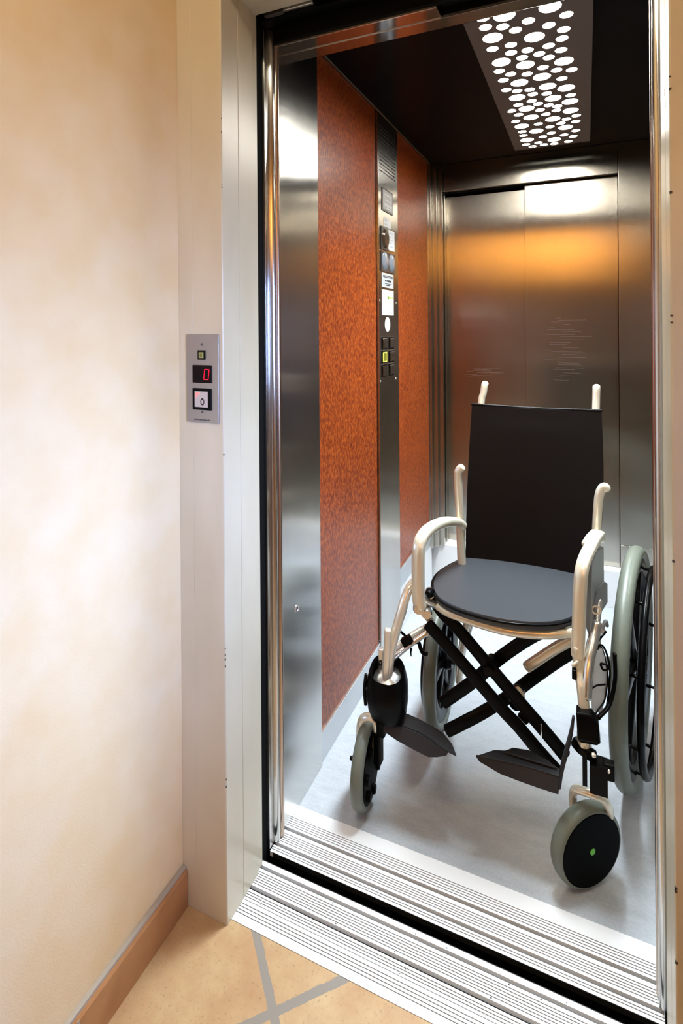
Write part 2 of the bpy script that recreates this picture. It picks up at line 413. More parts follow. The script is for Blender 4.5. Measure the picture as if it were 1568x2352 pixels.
B('panel_edge', XCL-.02, XCL+.002, 2.706, 2.716, .27, ZC-.01, 'steel', wl)
# right wall, mirrors the left
B('steel_panel', XCR, XCR+.02, 1.30, 2.80, .093, ZC, 'steel_door', wr_)
B('kick_plate', XCR-.003, XCR+.02, 1.30, 2.80, .001, .093, 'kick', wr_)
# front posts
bm = NB(); box(bm, -.80, -.7245, 1.168, 1.186, 0.0015, 2.045); box(bm, -.80, -.7165, 1.2225, 1.3072, 0.0015, 2.02)
p = obj('front_post', bm, 'steel_post', wfr, bevel=.0008)
bm = NB(); box(bm, -.80, -.7185, 1.3085, 1.4515, 0.0008, ZC); obj('corner_post', bm, 'steel_post', wl, bevel=.0008)
def door_edge(x, y0, y1, s):
    b = NB(); pts = []
    for i in range(9):
        a = math.pi*i/8; pts.append((x + s*.010*math.sin(a), (y0+y1)/2 - (y1-y0)/2*math.cos(a)))
    pts = [(x - s*.06, y0)] + pts + [(x - s*.06, y1)]
    prism_xy(b, pts, .004, 2.045); return b
obj('door_3', door_edge(-.7225, 1.187, 1.2045, 1), 'steel_post', smooth=True, kind='structure')
obj('door_4', door_edge(-.7195, 1.2055, 1.2215, 1), 'trim_reflect_edge', smooth=True, kind='structure')  # steel leaf edge; reflected orange is painted in as brown
o = obj('post_edge', door_edge(.1275, 1.187, 1.2045, -1), 'steel_post', wfr, smooth=True)
o = obj('post_edge', door_edge(.1255, 1.2055, 1.2215, -1), 'trim_reflect_edge', wfr, smooth=True)
bm = NB(); box(bm, .125, XCR, 1.168, 1.186, .0015, 2.045); box(bm, .122, XCR, 1.2225, 1.238, .0015, 2.02); box(bm, .135, XCR+.02, 1.24, 1.30, .001, ZC)
obj('front_post', bm, 'steel_post', wfr, bevel=.0008)
# lock hole in the post
bm = NB(); lathe(bm, (-.7165, 1.3, .538), (1, 0, 0), [(.0095, 0), (.0095, .002), (.0065, .0022), (.0055, .0)], 24); k = obj('lock_ring', bm, 'silver', wfr, smooth=True)
bm = NB(); disc(bm, (-.7165, 1.3, .538), (1, 0, 0), .0055, .0006); obj('lock_hole', bm, 'black', wfr)
# header over the opening
bm = NB(); box(bm, -.7155, -.300, 1.207, 1.253, 2.0085, 2.12); box(bm, -.7155, .122, 1.2545, 1.3075, 2.0125, 2.12)
obj('header', bm, 'steel_mirror', wfr, bevel=.0012)
bm = NB(); box(bm, -.7155, -.300, 1.2035, 1.2068, 2.0060, 2.0105); box(bm, -.7155, .122, 1.2532, 1.2543, 2.0065, 2.0125); obj('header_lip', bm, 'silver', wfr)
bm = NB(); box(bm, -.7155, .122, 1.192, 1.2065, 2.0107, 2.14); box(bm, -.2985, .122, 1.207, 1.253, 2.03, 2.14); obj('header_cover', bm, 'void', wfr)
B('transom', -.7155, XCR, 1.3085, 1.322, 2.02, ZC, 'ceiling_black', wfr)
# rear wall: steps, header, return, two leaf door
bm = NB(); box(bm, -.76, -.712, 2.717, 2.742, .17, ZC-.001); box(bm, -.76, -.690, 2.745, 2.770, .17, ZC-.001); box(bm, -.76, -.668, 2.773, 2.799, .17, ZC-.001); box(bm, -.76, -.6655, 2.8235, 2.8665, .17, 1.983)
obj('rear_corner_post', bm, 'steel_door', wk, bevel=.001)
B('rear_header', -.667, .1365, 2.80, 2.822, 1.985, ZC-.001, 'steel_door', wk, bevel=.0012)
bm = NB(); box(bm, .1385, XCR, 2.800, 2.82, .29, ZC-.001); box(bm, .1385, XCR, 2.800, 2.82, .17, .288); obj('rear_return', bm, 'steel_door', wk, bevel=.0012)
B('door_track', -.668, .138, 2.824, 2.90, 1.984, 2.02, 'void', wk)
B('door_1', -.668, -.268, 2.868, 2.895, .17, 1.968, 'steel_door', bevel=.0015, kind='structure')
dr = B('door_2', -.272, .1385, 2.840, 2.864, .17, 1.983, 'steel_door', bevel=.0015, kind='structure')
B('floor_reflection_strip', -.76, XCR, 2.786, 2.90, .0005, .169, 'pale_floor_fill', wk)  # added strip, coloured to imitate the floor mirrored in the rear doors
# scuffs on the rear leaf
bm = NB(); random.seed(3)
for k in range(26):
    z = 1.03 + .012*k + random.uniform(-.004, .004); x = random.uniform(-.19, -.10); l = random.uniform(.02, .14)
    if x + l > .125: l = .12 - x
    box(bm, x, x+l, 2.8393, 2.84, z, z+.0007)
for k in range(12):
    z = 1.045 + random.uniform(-.02, .03); x = random.uniform(-.6, -.4); box(bm, x, x+random.uniform(.03, .10), 2.8673, 2.868, z, z+.0012)
obj('scratches', bm, 'steel_matt', dr, kind='stuff')


# ------------------------------------------------------------------ ceiling light
holes = [(-0.237, 1.443, 0.0172), (-0.185, 1.454, 0.0285), (-0.076, 1.461, 0.0285), (-0.04, 1.516, 0.0172), (-0.131, 1.505, 0.0172), (-0.238, 1.49, 0.0172), (-0.196, 1.506, 0.0172), (-0.167, 1.538, 0.0172), (-0.084, 1.55, 0.0172), (-0.049, 1.589, 0.0172), (-0.229, 1.553, 0.0285), (-0.124, 1.597, 0.0285), (-0.055, 1.637, 0.0172), (-0.239, 1.616, 0.0172), (-0.188, 1.614, 0.0172), (-0.091, 1.664, 0.0172), (-0.148, 1.665, 0.0172), (-0.193, 1.661, 0.0172), (-0.06, 1.705, 0.0172), (-0.119, 1.702, 0.0172), (-0.227, 1.708, 0.0285), (-0.167, 1.705, 0.0172), (-0.095, 1.737, 0.0172), (-0.055, 1.781, 0.0285), (-0.163, 1.757, 0.0285), (-0.241, 1.766, 0.0172), (-0.115, 1.797, 0.0172), (-0.078, 1.834, 0.0172), (-0.035, 1.851, 0.0172), (-0.211, 1.802, 0.0172), (-0.164, 1.823, 0.0172), (-0.123, 1.864, 0.0285), (-0.238, 1.837, 0.0172), (-0.065, 1.904, 0.0172), (-0.193, 1.879, 0.0285), (-0.111, 1.947, 0.0285), (-0.055, 1.986, 0.0285), (-0.239, 1.917, 0.0172), (-0.207, 1.941, 0.0172), (-0.167, 1.948, 0.0172), (-0.213, 1.998, 0.0285), (-0.161, 1.991, 0.0172), (-0.117, 2.006, 0.0172), (-0.042, 2.055, 0.0172), (-0.099, 2.057, 0.0285), (-0.046, 2.113, 0.0285), (-0.17, 2.051, 0.0172), (-0.217, 2.067, 0.0172), (-0.151, 2.086, 0.0172), (-0.117, 2.116, 0.0172), (-0.193, 2.115, 0.0285), (-0.089, 2.141, 0.0172), (-0.246, 2.114, 0.0172), (-0.149, 2.15, 0.0172), (-0.094, 2.179, 0.0172), (-0.046, 2.203, 0.0285), (-0.226, 2.164, 0.0172), (-0.132, 2.203, 0.0172), (-0.186, 2.211, 0.0285), (-0.028, 2.264, 0.0172), (-0.111, 2.265, 0.0285), (-0.063, 2.288, 0.0172), (-0.244, 2.23, 0.0172), (-0.031, 2.331, 0.0172), (-0.166, 2.296, 0.0172), (-0.084, 2.327, 0.0172), (-0.228, 2.295, 0.0285), (-0.126, 2.349, 0.0172), (-0.069, 2.383, 0.0285), (-0.233, 2.362, 0.0172), (-0.18, 2.378, 0.0285), (-0.032, 2.44, 0.0172), (-0.125, 2.429, 0.0172), (-0.233, 2.411, 0.0172), (-0.078, 2.476, 0.0172), (-0.16, 2.462, 0.0172), (-0.225, 2.476, 0.0285), (-0.118, 2.519, 0.0285), (-0.043, 2.511, 0.0172), (-0.064, 2.572, 0.0172), (-0.234, 2.537, 0.0172), (-0.183, 2.535, 0.0172), (-0.121, 2.578, 0.0172), (-0.163, 2.573, 0.0172), (-0.211, 2.578, 0.0172)]
lt = empty('ceiling_light', (-.133, 2.0, 2.094), label='long dark ceiling light plate pierced with large and small lit round holes', category='ceiling light')
bm = NB(); ZL = 2.088
def loop(pts):
    vs = [bm.verts.new(p) for p in pts]; return [bm.edges.new((vs[i], vs[(i+1) % len(vs)])) for i in range(len(vs))]
X0, X1, Y0, Y1 = -.2885, .022, 1.40, 2.606
es = loop([(X0, Y0, ZL), (X1, Y0, ZL), (X1, Y1, ZL), (X0, Y1, ZL)])
holes = [(a, b, c*.94) for a, b, c in holes]
for hx, hy, hr in holes: es += loop([(hx + hr*math.cos(2*math.pi*i/28), hy + hr*math.sin(2*math.pi*i/28), ZL) for i in range(28)])
bmesh.ops.triangle_fill(bm, edges=es, use_beauty=True)
bad = [f for f in bm.faces if any((f.calc_center_median().x-hx)**2 + (f.calc_center_median().y-hy)**2 < (hr*.985)**2 for hx, hy, hr in holes)]
bmesh.ops.delete(bm, geom=bad, context='FACES_ONLY')
r = bmesh.ops.extrude_face_region(bm, geom=bm.faces[:]); bmesh.ops.translate(bm, verts=[v for v in r['geom'] if isinstance(v, bmesh.types.BMVert)], vec=(0, 0, .0015))
obj('perforated_plate', bm, 'plate_brown', lt)
bm = NB(); box(bm, X0+.03, X1-.03, Y0+.02, Y1-.012, ZL+.006, ZL+.010); obj('diffuser', bm, 'diffuser', lt)
bm = NB()
for (a, b, c, d) in ((X0, X0+.003, Y0, Y1), (X1-.003, X1, Y0, Y1), (X0, X1, Y0, Y0+.003), (X0, X1, Y1-.003, Y1)): box(bm, a, b, c, d, ZL+.0016, ZC-.001)
obj('housing', bm, 'black_metal', lt)
for x in (X0-.006, X1+.006):
    bm = NB(); lathe(bm, (x, Y1-.004, ZL+.002), (0, 0, 1), [(0, -.004), (.005, -.004), (.007, 0), (.004, .006), (.004, .036), (0, .036)], 16, closed=False); obj('mounting_screw', bm, 'silver', lt, smooth=True)
dl = area('downlight', (-.133, 2.003, ZL+.0045), (-.133, 2.003, 0), .25, 1.17, CAR_DOWN, (.80, .92, 1), 110)
dl.rotation_euler = (0, 0, 0); dl.parent = lt
adopt(lt)

# ------------------------------------------------------------------ car control panel
XP = XCL + .009
cp = empty('control_panel', (XP, 2.085, 1.2), label='tall narrow steel control column with grille and buttons set between the orange-red panels', category='control panel')
B('column_plate', XCL-.01, XP, 1.9665, 2.203, .0008, ZC-.012, 'steel', cp, bevel=.0015)
bm = NB()
for g, (za, n) in enumerate(((2.068, 3), (2.022, 4), (1.963, 3), (1.922, 3))):
    for r_ in range(n):
        z = za - r_*.0135
        for k in range(13):
            y = 1.982 + k*.0148 + (r_ % 2)*.004
            box(bm, XP, XP+.0006, y, y+.0075, z-.0026, z+.0026)
o = obj('speaker_grille', bm, 'alu_groove', cp)
bm = NB(); box(bm, XP, XP+.003, 2.003, 2.130, 1.745, 1.835); q = obj('rating_plate', bm, 'btn_dark', cp, bevel=.001)
bm = NB(); box(bm, XP+.003, XP+.0036, 2.010, 2.123, 1.752, 1.828); obj('plate_face', bm, 'label_grey', q)
bm = NB()
for z, a, b in ((1.812, 2.03, 2.11), (1.79, 2.035, 2.10), (1.774, 2.025, 2.112), (1.768, 2.025, 2.112), (1.760, 2.04, 2.10)): box(bm, XP+.0036, XP+.0042, a, b, z-.0022, z+.0022)
obj('plate_print', bm, 'paper', q)
bm = NB(); box(bm, XP, XP+.004, 1.988, 2.071, 1.592, 1.682); q = obj('emergency_light', bm, 'btn_dark', cp, bevel=.001)
def ellipse_x(bm, x, y, z, ry, rz, h, n=32, mi=0):
    a = [bm.verts.new((x, y + ry*math.cos(2*math.pi*i/n), z + rz*math.sin(2*math.pi*i/n))) for i in range(n)]
    b = [bm.verts.new((x+h, y + .8*ry*math.cos(2*math.pi*i/n), z + .8*rz*math.sin(2*math.pi*i/n))) for i in range(n)]
    for i in range(n): bm.faces.new((a[i], a[(i+1) % n], b[(i+1) % n], b[i])).material_index = mi
    bm.faces.new(b).material_index = mi
    return bm
obj('lens', ellipse_x(NB(), XP+.004, 2.030, 1.637, .034, .038, .008), 'brown_lens', q, smooth=True)
bm = NB(); box(bm, XP, XP+.004, 1.987, 2.152, 1.508, 1.586); q = obj('floor_display', bm, 'btn_dark', cp, bevel=.001)
for y in (2.028, 2.110): obj('display_lens', ellipse_x(NB(), XP+.004, y, 1.549, .036, .035, .005), 'lens_grey', q, smooth=True)
bm = NB(); box(bm, XP, XP+.0015, 1.999, 2.136, 1.447, 1.503); q = obj('name_label', bm, 'label_grey', cp)
bm = NB()
for z, a, b, h in ((1.493, 2.01, 2.125, .0012), (1.488, 2.01, 2.125, .0012), (1.474, 2.032, 2.05, .004), (1.474, 2.056, 2.105, .004), (1.462, 2.03, 2.11, .001), (1.456, 2.045, 2.09, .0015)): box(bm, XP+.0015, XP+.002, a, b, z-h, z+h)
obj('label_print', bm, 'ink', q)
for i, (y0_, z0_) in enumerate(((2.020, 1.229), (2.105, 1.227), (2.020, 1.175), (2.105, 1.173), (2.018, 1.122), (2.105, 1.120))):
    bm = NB(); box(bm, XP, XP+.003, y0_-.028, y0_+.028, z0_-.0235, z0_+.0235)
    q = obj('floor_button', bm, 'black_gloss', cp, bevel=.001)
    if i == 2:
        bm = NB(); box(bm, XP+.003, XP+.0046, y0_-.021, y0_+.021, z0_-.019, z0_+.019); obj('lit_rim', bm, 'yellow_rim', q); q['label'] = 'button with a lit yellow rim'
        bm = NB(); box(bm, XP+.0046, XP+.0056, y0_-.016, y0_+.016, z0_-.0155, z0_+.0155); obj('button_cap', bm, 'olive', q, bevel=.0006)
    else:
        bm = NB(); box(bm, XP+.003, XP+.006, y0_-.0215, y0_+.0215, z0_-.0185, z0_+.0185); obj('button_cap', bm, 'steel', q, bevel=.001)
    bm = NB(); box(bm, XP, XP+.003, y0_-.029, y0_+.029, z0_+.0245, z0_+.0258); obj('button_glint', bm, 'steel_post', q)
for y, z in ((1.975, 1.394), (2.175, 1.390), (1.978, 1.085), (2.165, 1.078)):
    bm = NB(); disc(bm, (XP, y, z), (1, 0, 0), .0045, .0015, 16); obj('screw', bm, 'silver', cp, smooth=True)
adopt(cp)
XS = XP + .0002
def notice(name, label, y0, y1, z0, z1, lines, cat='notice', m='paper', tilt=0, x=XS, ink='grey_ink'):
    r_ = empty(name, (x, (y0+y1)/2, (z0+z1)/2), label=label, category=cat)
    bm = NB(); box(bm, x, x+.0006, y0, y1, z0, z1); obj('sheet', bm, m, r_)
    bm = NB()
    for a, b, z, h in lines: box(bm, x+.0006, x+.0009, y0+(y1-y0)*a, y0+(y1-y0)*b, z0+(z1-z0)*z-h, z0+(z1-z0)*z+h)
    obj('print', bm, ink, r_); adopt(r_)
    return r_
notice('sticker', 'small square white sticker just above the round emergency lamp on the control column', 2.026, 2.108, 1.686, 1.722, [(.15, .45, .72, .003), (.12, .5, .3, .002)], 'sticker')
notice('sticker', 'white printed sticker beside the round emergency lamp on the control column', 2.0745, 2.155, 1.600, 1.681, [(.2, .8, .85, .003), (.15, .85, .66, .0016), (.15, .8, .52, .0016), (.15, .85, .38, .0016), (.2, .8, .2, .003)], 'sticker')
n_ = notice('notice', 'tall white printed paper notice with green heading on the control column', 1.999, 2.138, 1.338, 1.438, [(.08, .5, .66, .001), (.15, .85, .52, .0009), (.15, .85, .45, .0009), (.15, .85, .38, .0009), (.3, .8, .3, .0009), (.15, .85, .2, .0009), (.15, .85, .12, .0014)])
bm = NB(); box(bm, XS+.0007, XS+.001, 2.060, 2.130, 1.404, 1.412); box(bm, XS+.0007, XS+.001, 2.066, 2.076, 1.399, 1.418); q = obj('green_heading', bm, 'green_ink', n_); adopt(n_)
r_ = empty('sticker', (XS, 2.063, 1.302), label='white oval sticker below the paper notice on the control column', category='sticker')
bm = NB(); ellipse_x(bm, XS, 2.063, 1.302, .032, .029, .0006); obj('sheet', bm, 'paper', r_)
bm = NB()
for z in (1.316, 1.308, 1.30, 1.292): box(bm, XS+.0006, XS+.0009, 2.048, 2.078, z-.001, z+.001)
obj('print', bm, 'grey_ink', r_); adopt(r_)

# ------------------------------------------------------------------ hall call panel on the front face of the frame
YP = .982
hp = empty('call_panel', (-.772, YP, 1.185), label='steel call plate with red 0 display and square button on the door frame', category='call panel')
B('face_plate', -.815, -.728, YP-.0035, YP-.0002, 1.088, 1.282, 'steel_matt', hp, bevel=.001)
yf = YP-.0035
for z in (1.260, 1.1115):
    bm = NB(); disc(bm, (-.772, yf, z), (0, -1, 0), .0032, .0008, 16); obj('screw', bm, 'screw_grey', hp, smooth=True)
bm = NB(); box(bm, -.7825, -.7625, yf-.002, yf, 1.2265, 1.247); q = obj('indicator_lamp', bm, 'black_gloss', hp, bevel=.0006)
bm = NB(); box(bm, -.7790, -.7655, yf-.0026, yf-.002, 1.2300, 1.2435); obj('lamp_lens', bm, 'olive', q)
bm = NB(); box(bm, -.7775, -.767, yf-.0029, yf-.0026, 1.2315, 1.242); box(bm, -.776, -.7685, yf-.0031, yf-.0029, 1.233, 1.2405, 1); obj('bell_symbol', bm, ['label_grey', 'olive'], q)
bm = NB(); prism = [(-.797, 1.176), (-.745, 1.176), (-.745, 1.2145), (-.797, 1.2145)]
box(bm, -.797, -.745, yf-.002, yf, 1.1755, 1.2145); q = obj('floor_display', bm, 'screen', hp, bevel=.0015)
bm = NB(); z0_, z1_, xa, xb, sl = 1.1835, 1.2055, -.7655, -.7535, .0026; tk = .0015
def seg(a, b):
    (xa_, za_), (xb_, zb_) = a, b; d = Vector((xb_-xa_, 0, zb_-za_)).normalized(); n_ = Vector((-d.z, 0, d.x))*tk/2
    A, B_ = Vector((xa_, yf-.0022, za_)), Vector((xb_, yf-.0022, zb_)); extrude_poly(bm, [A-n_, B_-n_, B_+n_, A+n_], (0, -.0006, 0))
zm = (z0_+z1_)/2
for a, b in (((xa, z0_), (xb, z0_)), ((xa+sl, z1_), (xb+sl, z1_)), ((xa, z0_), (xa+sl/2, zm)), ((xa+sl/2, zm), (xa+sl, z1_)), ((xb, z0_), (xb+sl/2, zm)), ((xb+sl/2, zm), (xb+sl, z1_))): seg(a, b)
obj('digit_zero', bm, 'red_led', q)
bm = NB(); box(bm, -.7965, -.7465, yf-.003, yf, 1.116, 1.1635); q = obj('call_button', bm, 'black_gloss', hp, bevel=.001)
bm = NB(); box(bm, -.7900, -.7545, yf-.0036, yf-.003, 1.1225, 1.1570); obj('button_face', bm, 'btn_face', q, bevel=.0003)
bm = NB(); xc, zc = -.7685, 1.1345
for i in range(28):
    a0, a1 = 2*math.pi*i/28, 2*math.pi*(i+1)/28
    def e_(a, k): return Vector((xc + .0052*k*math.cos(a), yf-.0037, zc + .0078*k*math.sin(a)))
    extrude_poly(bm, [e_(a0, 1), e_(a1, 1), e_(a1, .62), e_(a0, .62)], (0, -.0004, 0))
obj('numeral_zero', bm, 'ink', q)
bm = NB()
for i in range(4):
    for j in range(4 - i): disc(bm, (-.7875 + j*.0036 + i*.0006, yf-.0037, 1.1535 - i*.0034), (0, -1, 0), .0012, .0005, 10)
obj('arrow_lights', bm, 'red_glow', q)
bm = NB(); random.seed(5); x = -.794
while x < -.751:
    wd = random.uniform(.0012, .0028); box(bm, x, x+wd, yf-.0004, yf, 1.0930, 1.0930+random.uniform(.0018, .0032)); x += wd + .0009
obj('engraved_text', bm, 'btn_dark', hp)
adopt(hp)

# ------------------------------------------------------------------ wheelchair
wc = empty('wheelchair', (-.2, 1.58, 0), label='folding wheelchair with champagne frame, black seat and back, facing out of the lift', category='wheelchair')
# backrest (slung cloth with thickness)
bl, br = Vector((-.352, 1.735, .535)), Vector((.022, 1.735, .555)); tl, tr = Vector((-.349, 1.85, 1.032)), Vector((.0415, 1.85, 1.031))
bm = NB(); nu, nv = 20, 24; g = []
for s_ in range(2):
    rows = []
    for i in range(nv+1):
        v = i/nv; row = []
        for j in range(nu+1):
            u = j/nu; p = (bl*(1-u) + br*u)*(1-v) + (tl*(1-u) + tr*u)*v
            if v > .5 and False: pass
            sag = .03*math.sin(math.pi*u)*(1-.35*v); p = p + Vector((0, sag + s_*.006, 0))
            if v > .9: p.z -= .006*math.sin(math.pi*u)
            p.x += (.012 if u > .5 else -.004)*math.sin(math.pi*v)*abs(2*u-1)
            p.z += .006*math.sin(7*u + 3*v)*math.sin(math.pi*v)*0
            row.append(bm.verts.new(p))
        rows.append(row)
    g.append(rows)
for s_ in range(2):
    for i in range(nv):
        for j in range(nu): bm.faces.new((g[s_][i][j], g[s_][i][j+1], g[s_][i+1][j+1], g[s_][i+1][j]))
for i in range(nv):
    for j in (0, nu): bm.faces.new((g[0][i][j], g[0][i+1][j], g[1][i+1][j], g[1][i][j]))
for j in range(nu):
    for i in (0, nv): bm.faces.new((g[0][i][j], g[0][i][j+1], g[1][i][j+1], g[1][i][j]))
bk = obj('backrest', bm, 'backcloth', wc, smooth=True)
tube('top_hem', catmull([(-.350, 1.853, 1.033), (-.15, 1.880, 1.026), (.0425, 1.853, 1.033)], 10), .0045, 'backcloth', bk, 1)
# back canes with push handles
tube('push_handle', [(-.335, 1.775, .56), (-.330, 1.83, .80), (-.326, 1.885, 1.02), (-.319, 1.895, 1.065), (-.3155, 1.90, 1.092), (-.3145, 1.908, 1.098)], .0115, 'champ', wc, ry=.010)
tube('push_handle', [(.004, 1.775, .57), (.018, 1.83, .80), (.0265, 1.885, 1.02), (.028, 1.895, 1.06), (.029, 1.90, 1.094), (.029, 1.908, 1.100)], .0115, 'champ', wc, ry=.010)
# seat
outline = [(-.358, 1.745), (-.389, 1.675), (-.408, 1.60), (-.403, 1.53), (-.372, 1.462), (-.312, 1.425), (-.235, 1.412), (-.165, 1.416), (-.10, 1.438), (-.052, 1.472), (-.024, 1.52), (-.016, 1.60), (-.012, 1.70), (.002, 1.79)]
op = [Vector((x, y, 0)) for x, y in outline]
cc = catmull(op, 6) + [Vector((-.18, 1.80, 0))]
def seat_z(x, y): 
    return .566 - .010*math.exp(-((x+.2)**2/.03 + (y-1.62)**2/.03))
bm = NB(); cen = Vector((-.20, 1.60, 0)); rings = []
for (k, dz) in ((.985, -.022), (1.0, -.014), (1.0, -.006), (.985, 0), (.8, 0), (.6, 0), (.4, 0), (.2, 0)):
    r = []
    for p in cc:
        q = cen + (p - cen)*k; r.append(bm.verts.new((q.x, q.y, seat_z(q.x, q.y) + dz)))
    rings.append(r)
n_ = len(cc)
for i in range(len(rings)-1):
    for j in range(n_): bm.faces.new((rings[i][j], rings[i][(j+1) % n_], rings[i+1][(j+1) % n_], rings[i+1][j]))
bm.faces.new(rings[-1]); bm.faces.new(rings[0][::-1])
se = obj('seat', bm, 'leather', wc, smooth=True)
tube('seat_piping', [(p.x*1 + (p.x-cen.x)*.012, p.y + (p.y-cen.y)*.012, seat_z(p.x, p.y)-.006) for p in cc[:-1]], .0032, 'black_gloss', se, 1)
# seat front rail under the seat
tube('seat_rail', [(-.375, 1.475, .530), (-.33, 1.462, .522), (-.2, 1.45, .515), (-.10, 1.458, .522), (-.03, 1.475, .535)], .008, 'champ', wc, ry=.011)
# armrests
tube('armrest', [(-.355, 1.705, .676), (-.366, 1.68, .694), (-.385, 1.62, .712), (-.403, 1.54, .722), (-.415, 1.482, .716), (-.421, 1.455, .690), (-.422, 1.45, .62), (-.421, 1.45, .56), (-.418, 1.452, .53)], .0175, 'champ', wc, ry=.0135, e=2.8)
tube('armrest', [(.031, 1.69, .700), (.020, 1.62, .724), (.010, 1.55, .730), (-.002, 1.492, .726), (-.012, 1.458, .705), (-.017, 1.447, .66), (-.021, 1.442, .56), (-.023, 1.435, .50)], .0155, 'champ', wc, ry=.011, e=2.8)
bm = NB(); sweep(bm, catmull([(.026, 1.655, .727), (.014, 1.585, .736), (.004, 1.535, .735)], 8), rounded(.0185, .008, 3)); obj('arm_pad', bm, 'champ', wc, smooth=True)
# rear posts beside the backrest
tube('rear_post', [(-.352, 1.70, .858), (-.359, 1.70, .852), (-.3645, 1.70, .838), (-.364, 1.70, .80), (-.360, 1.70, .70), (-.356, 1.70, .575), (-.354, 1.70, .50)], .0125, 'champ', wc, ry=.013, e=2.6, up=(0, 1, 0))
tube('rear_post', [(.050, 1.70, .836), (.0455, 1.70, .842), (.037, 1.70, .835), (.030, 1.70, .81), (.026, 1.70, .76), (.022, 1.70, .68), (.018, 1.70, .56)], .012, 'champ', wc, ry=.013, e=2.6, up=(0, 1, 0))
# side guard, right
bm = NB(); extrude_poly(bm, [(.030, 1.62, .705), (.030, 1.62, .56), (.006, 1.50, .50), (-.006, 1.462, .56), (.000, 1.475, .71), (.012, 1.54, .722)], (.010, -.002, 0)); obj('side_guard', bm, 'guard', wc, bevel=.003)
# front down tubes
tube('front_tube', [(-.440, 1.468, .585), (-.452, 1.45, .567), (-.464, 1.43, .52), (-.476, 1.418, .470), (-.487, 1.41, .42), (-.494, 1.403, .355), (-.495, 1.40, .30)], .0125, 'champ', wc, ry=.0125)
tube('swing_arm', [(-.4925, 1.40, .478), (-.4945, 1.399, .44), (-.4975, 1.397, .38), (-.499, 1.396, .33)], .0105, 'champ', wc, ry=.009, e=3)
tube('front_tube', [(-.023, 1.437, .52), (-.021, 1.432, .47), (-.014, 1.415, .44), (-.010, 1.405, .39), (-.010, 1.40, .33)], .0125, 'champ', wc, ry=.011, e=2.6)
tube('front_tube', [(.020, 1.492, .560), (.013, 1.475, .535), (.003, 1.445, .50), (-.003, 1.425, .46), (-.006, 1.412, .42)], .013, 'silver', wc)
# joint knuckles
for c_, r in (((-.421, 1.452, .528), .016), ((-.4, 1.49, .555), .013), ((-.405, 1.47, .51), .015)):
    bm = NB(); lathe(bm, c_, (.3, -1, 0), [(0, -.014), (r*.8, -.014), (r, -.008), (r, .008), (r*.8, .014), (0, .014)], 24, closed=False); obj('frame_joint', bm, 'silver', wc, smooth=True)
bm = NB(); lathe(bm, (-.399, 1.482, .558), (-.2, -1, 0), [(0, -.012), (.011, -.012), (.013, 0), (.010, .012), (0, .012)], 20, closed=False); obj('joint_cap', bm, 'black_gloss', wc, smooth=True)
tube('frame_link', [(-.421, 1.458, .545), (-.414, 1.47, .515), (-.400, 1.50, .472)], .011, 'champ', wc)
tube('frame_link', [(-.420, 1.465, .560), (-.405, 1.475, .540), (-.388, 1.49, .527), (-.375, 1.50, .522)], .011, 'silver', wc)
# lower left side rails and brake
tube('side_rail', [(-.490, 1.425, .385), (-.455, 1.46, .412), (-.402, 1.50, .446)], .008, 'silver', wc)
tube('side_rail', [(-.488, 1.45, .402), (-.455, 1.49, .424), (-.41, 1.55, .437)], .0085, 'champ', wc)
tube('brake_rod', [(-.452, 1.462, .548), (-.463, 1.455, .50), (-.478, 1.447, .455)], .0035, 'black_gloss', wc)
tube('brake_rod', [(-.478, 1.447, .458), (-.466, 1.462, .438), (-.455, 1.475, .424)], .0035, 'black_gloss', wc)
bm = NB(); box(bm, -.014, .014, -.009, .009, -.011, .011, mw=Matrix.Translation((-.456, 1.452, .430)) @ Matrix.Rotation(-.6, 4, 'Y')); obj('brake_block', bm, 'black_gloss', wc, bevel=.002)
tube('brake_lever', [(-.446, 1.49, .408), (-.437, 1.50, .404), (-.431, 1.50, .388), (-.424, 1.50, .377), (-.412, 1.50, .378)], .0055, 'black_gloss', wc)
tube('brake_lever', [(-.452, 1.48, .394), (-.453, 1.478, .385), (-.452, 1.478, .374)], .0035, 'black_gloss', wc, scale=lambda t: 1-.6*t)
bm = NB(); box(bm, -.526, -.512, 1.412, 1.428, .352, .412); o = obj('release_plate', bm, 'silver', wc, bevel=.003)
bm = NB(); lathe(bm, (-.519, 1.42, .418), (0, 0, 1), [(0, -.006), (.011, -.006), (.009, .004), (0, .006)], 16, closed=False); obj('release_knob', bm, 'black_gloss', o, smooth=True)
bm = NB(); lathe(bm, (-.519, 1.4105, .377), (0, -1, 0), [(.006, 0), (.006, .002), (.004, .002), (.004, 0)], 16); obj('rivet', bm, 'black_gloss', o, smooth=True)
# rear legs of the frame (left one visible under the seat)
tube('rear_leg', [(-.345, 1.72, .50), (-.334, 1.705, .430), (-.337, 1.702, .40), (-.352, 1.71, .33), (-.366, 1.725, .26), (-.378, 1.75, .16)], .011, 'champ', wc)
tube('rear_leg', [(-.326, 1.712, .44), (-.331, 1.715, .37), (-.350, 1.725, .30), (-.372, 1.745, .20)], .007, 'silver', wc)
tube('rear_leg', [(.018, 1.70, .56), (.020, 1.71, .45), (.026, 1.73, .34), (.030, 1.75, .30)], .010, 'champ', wc)
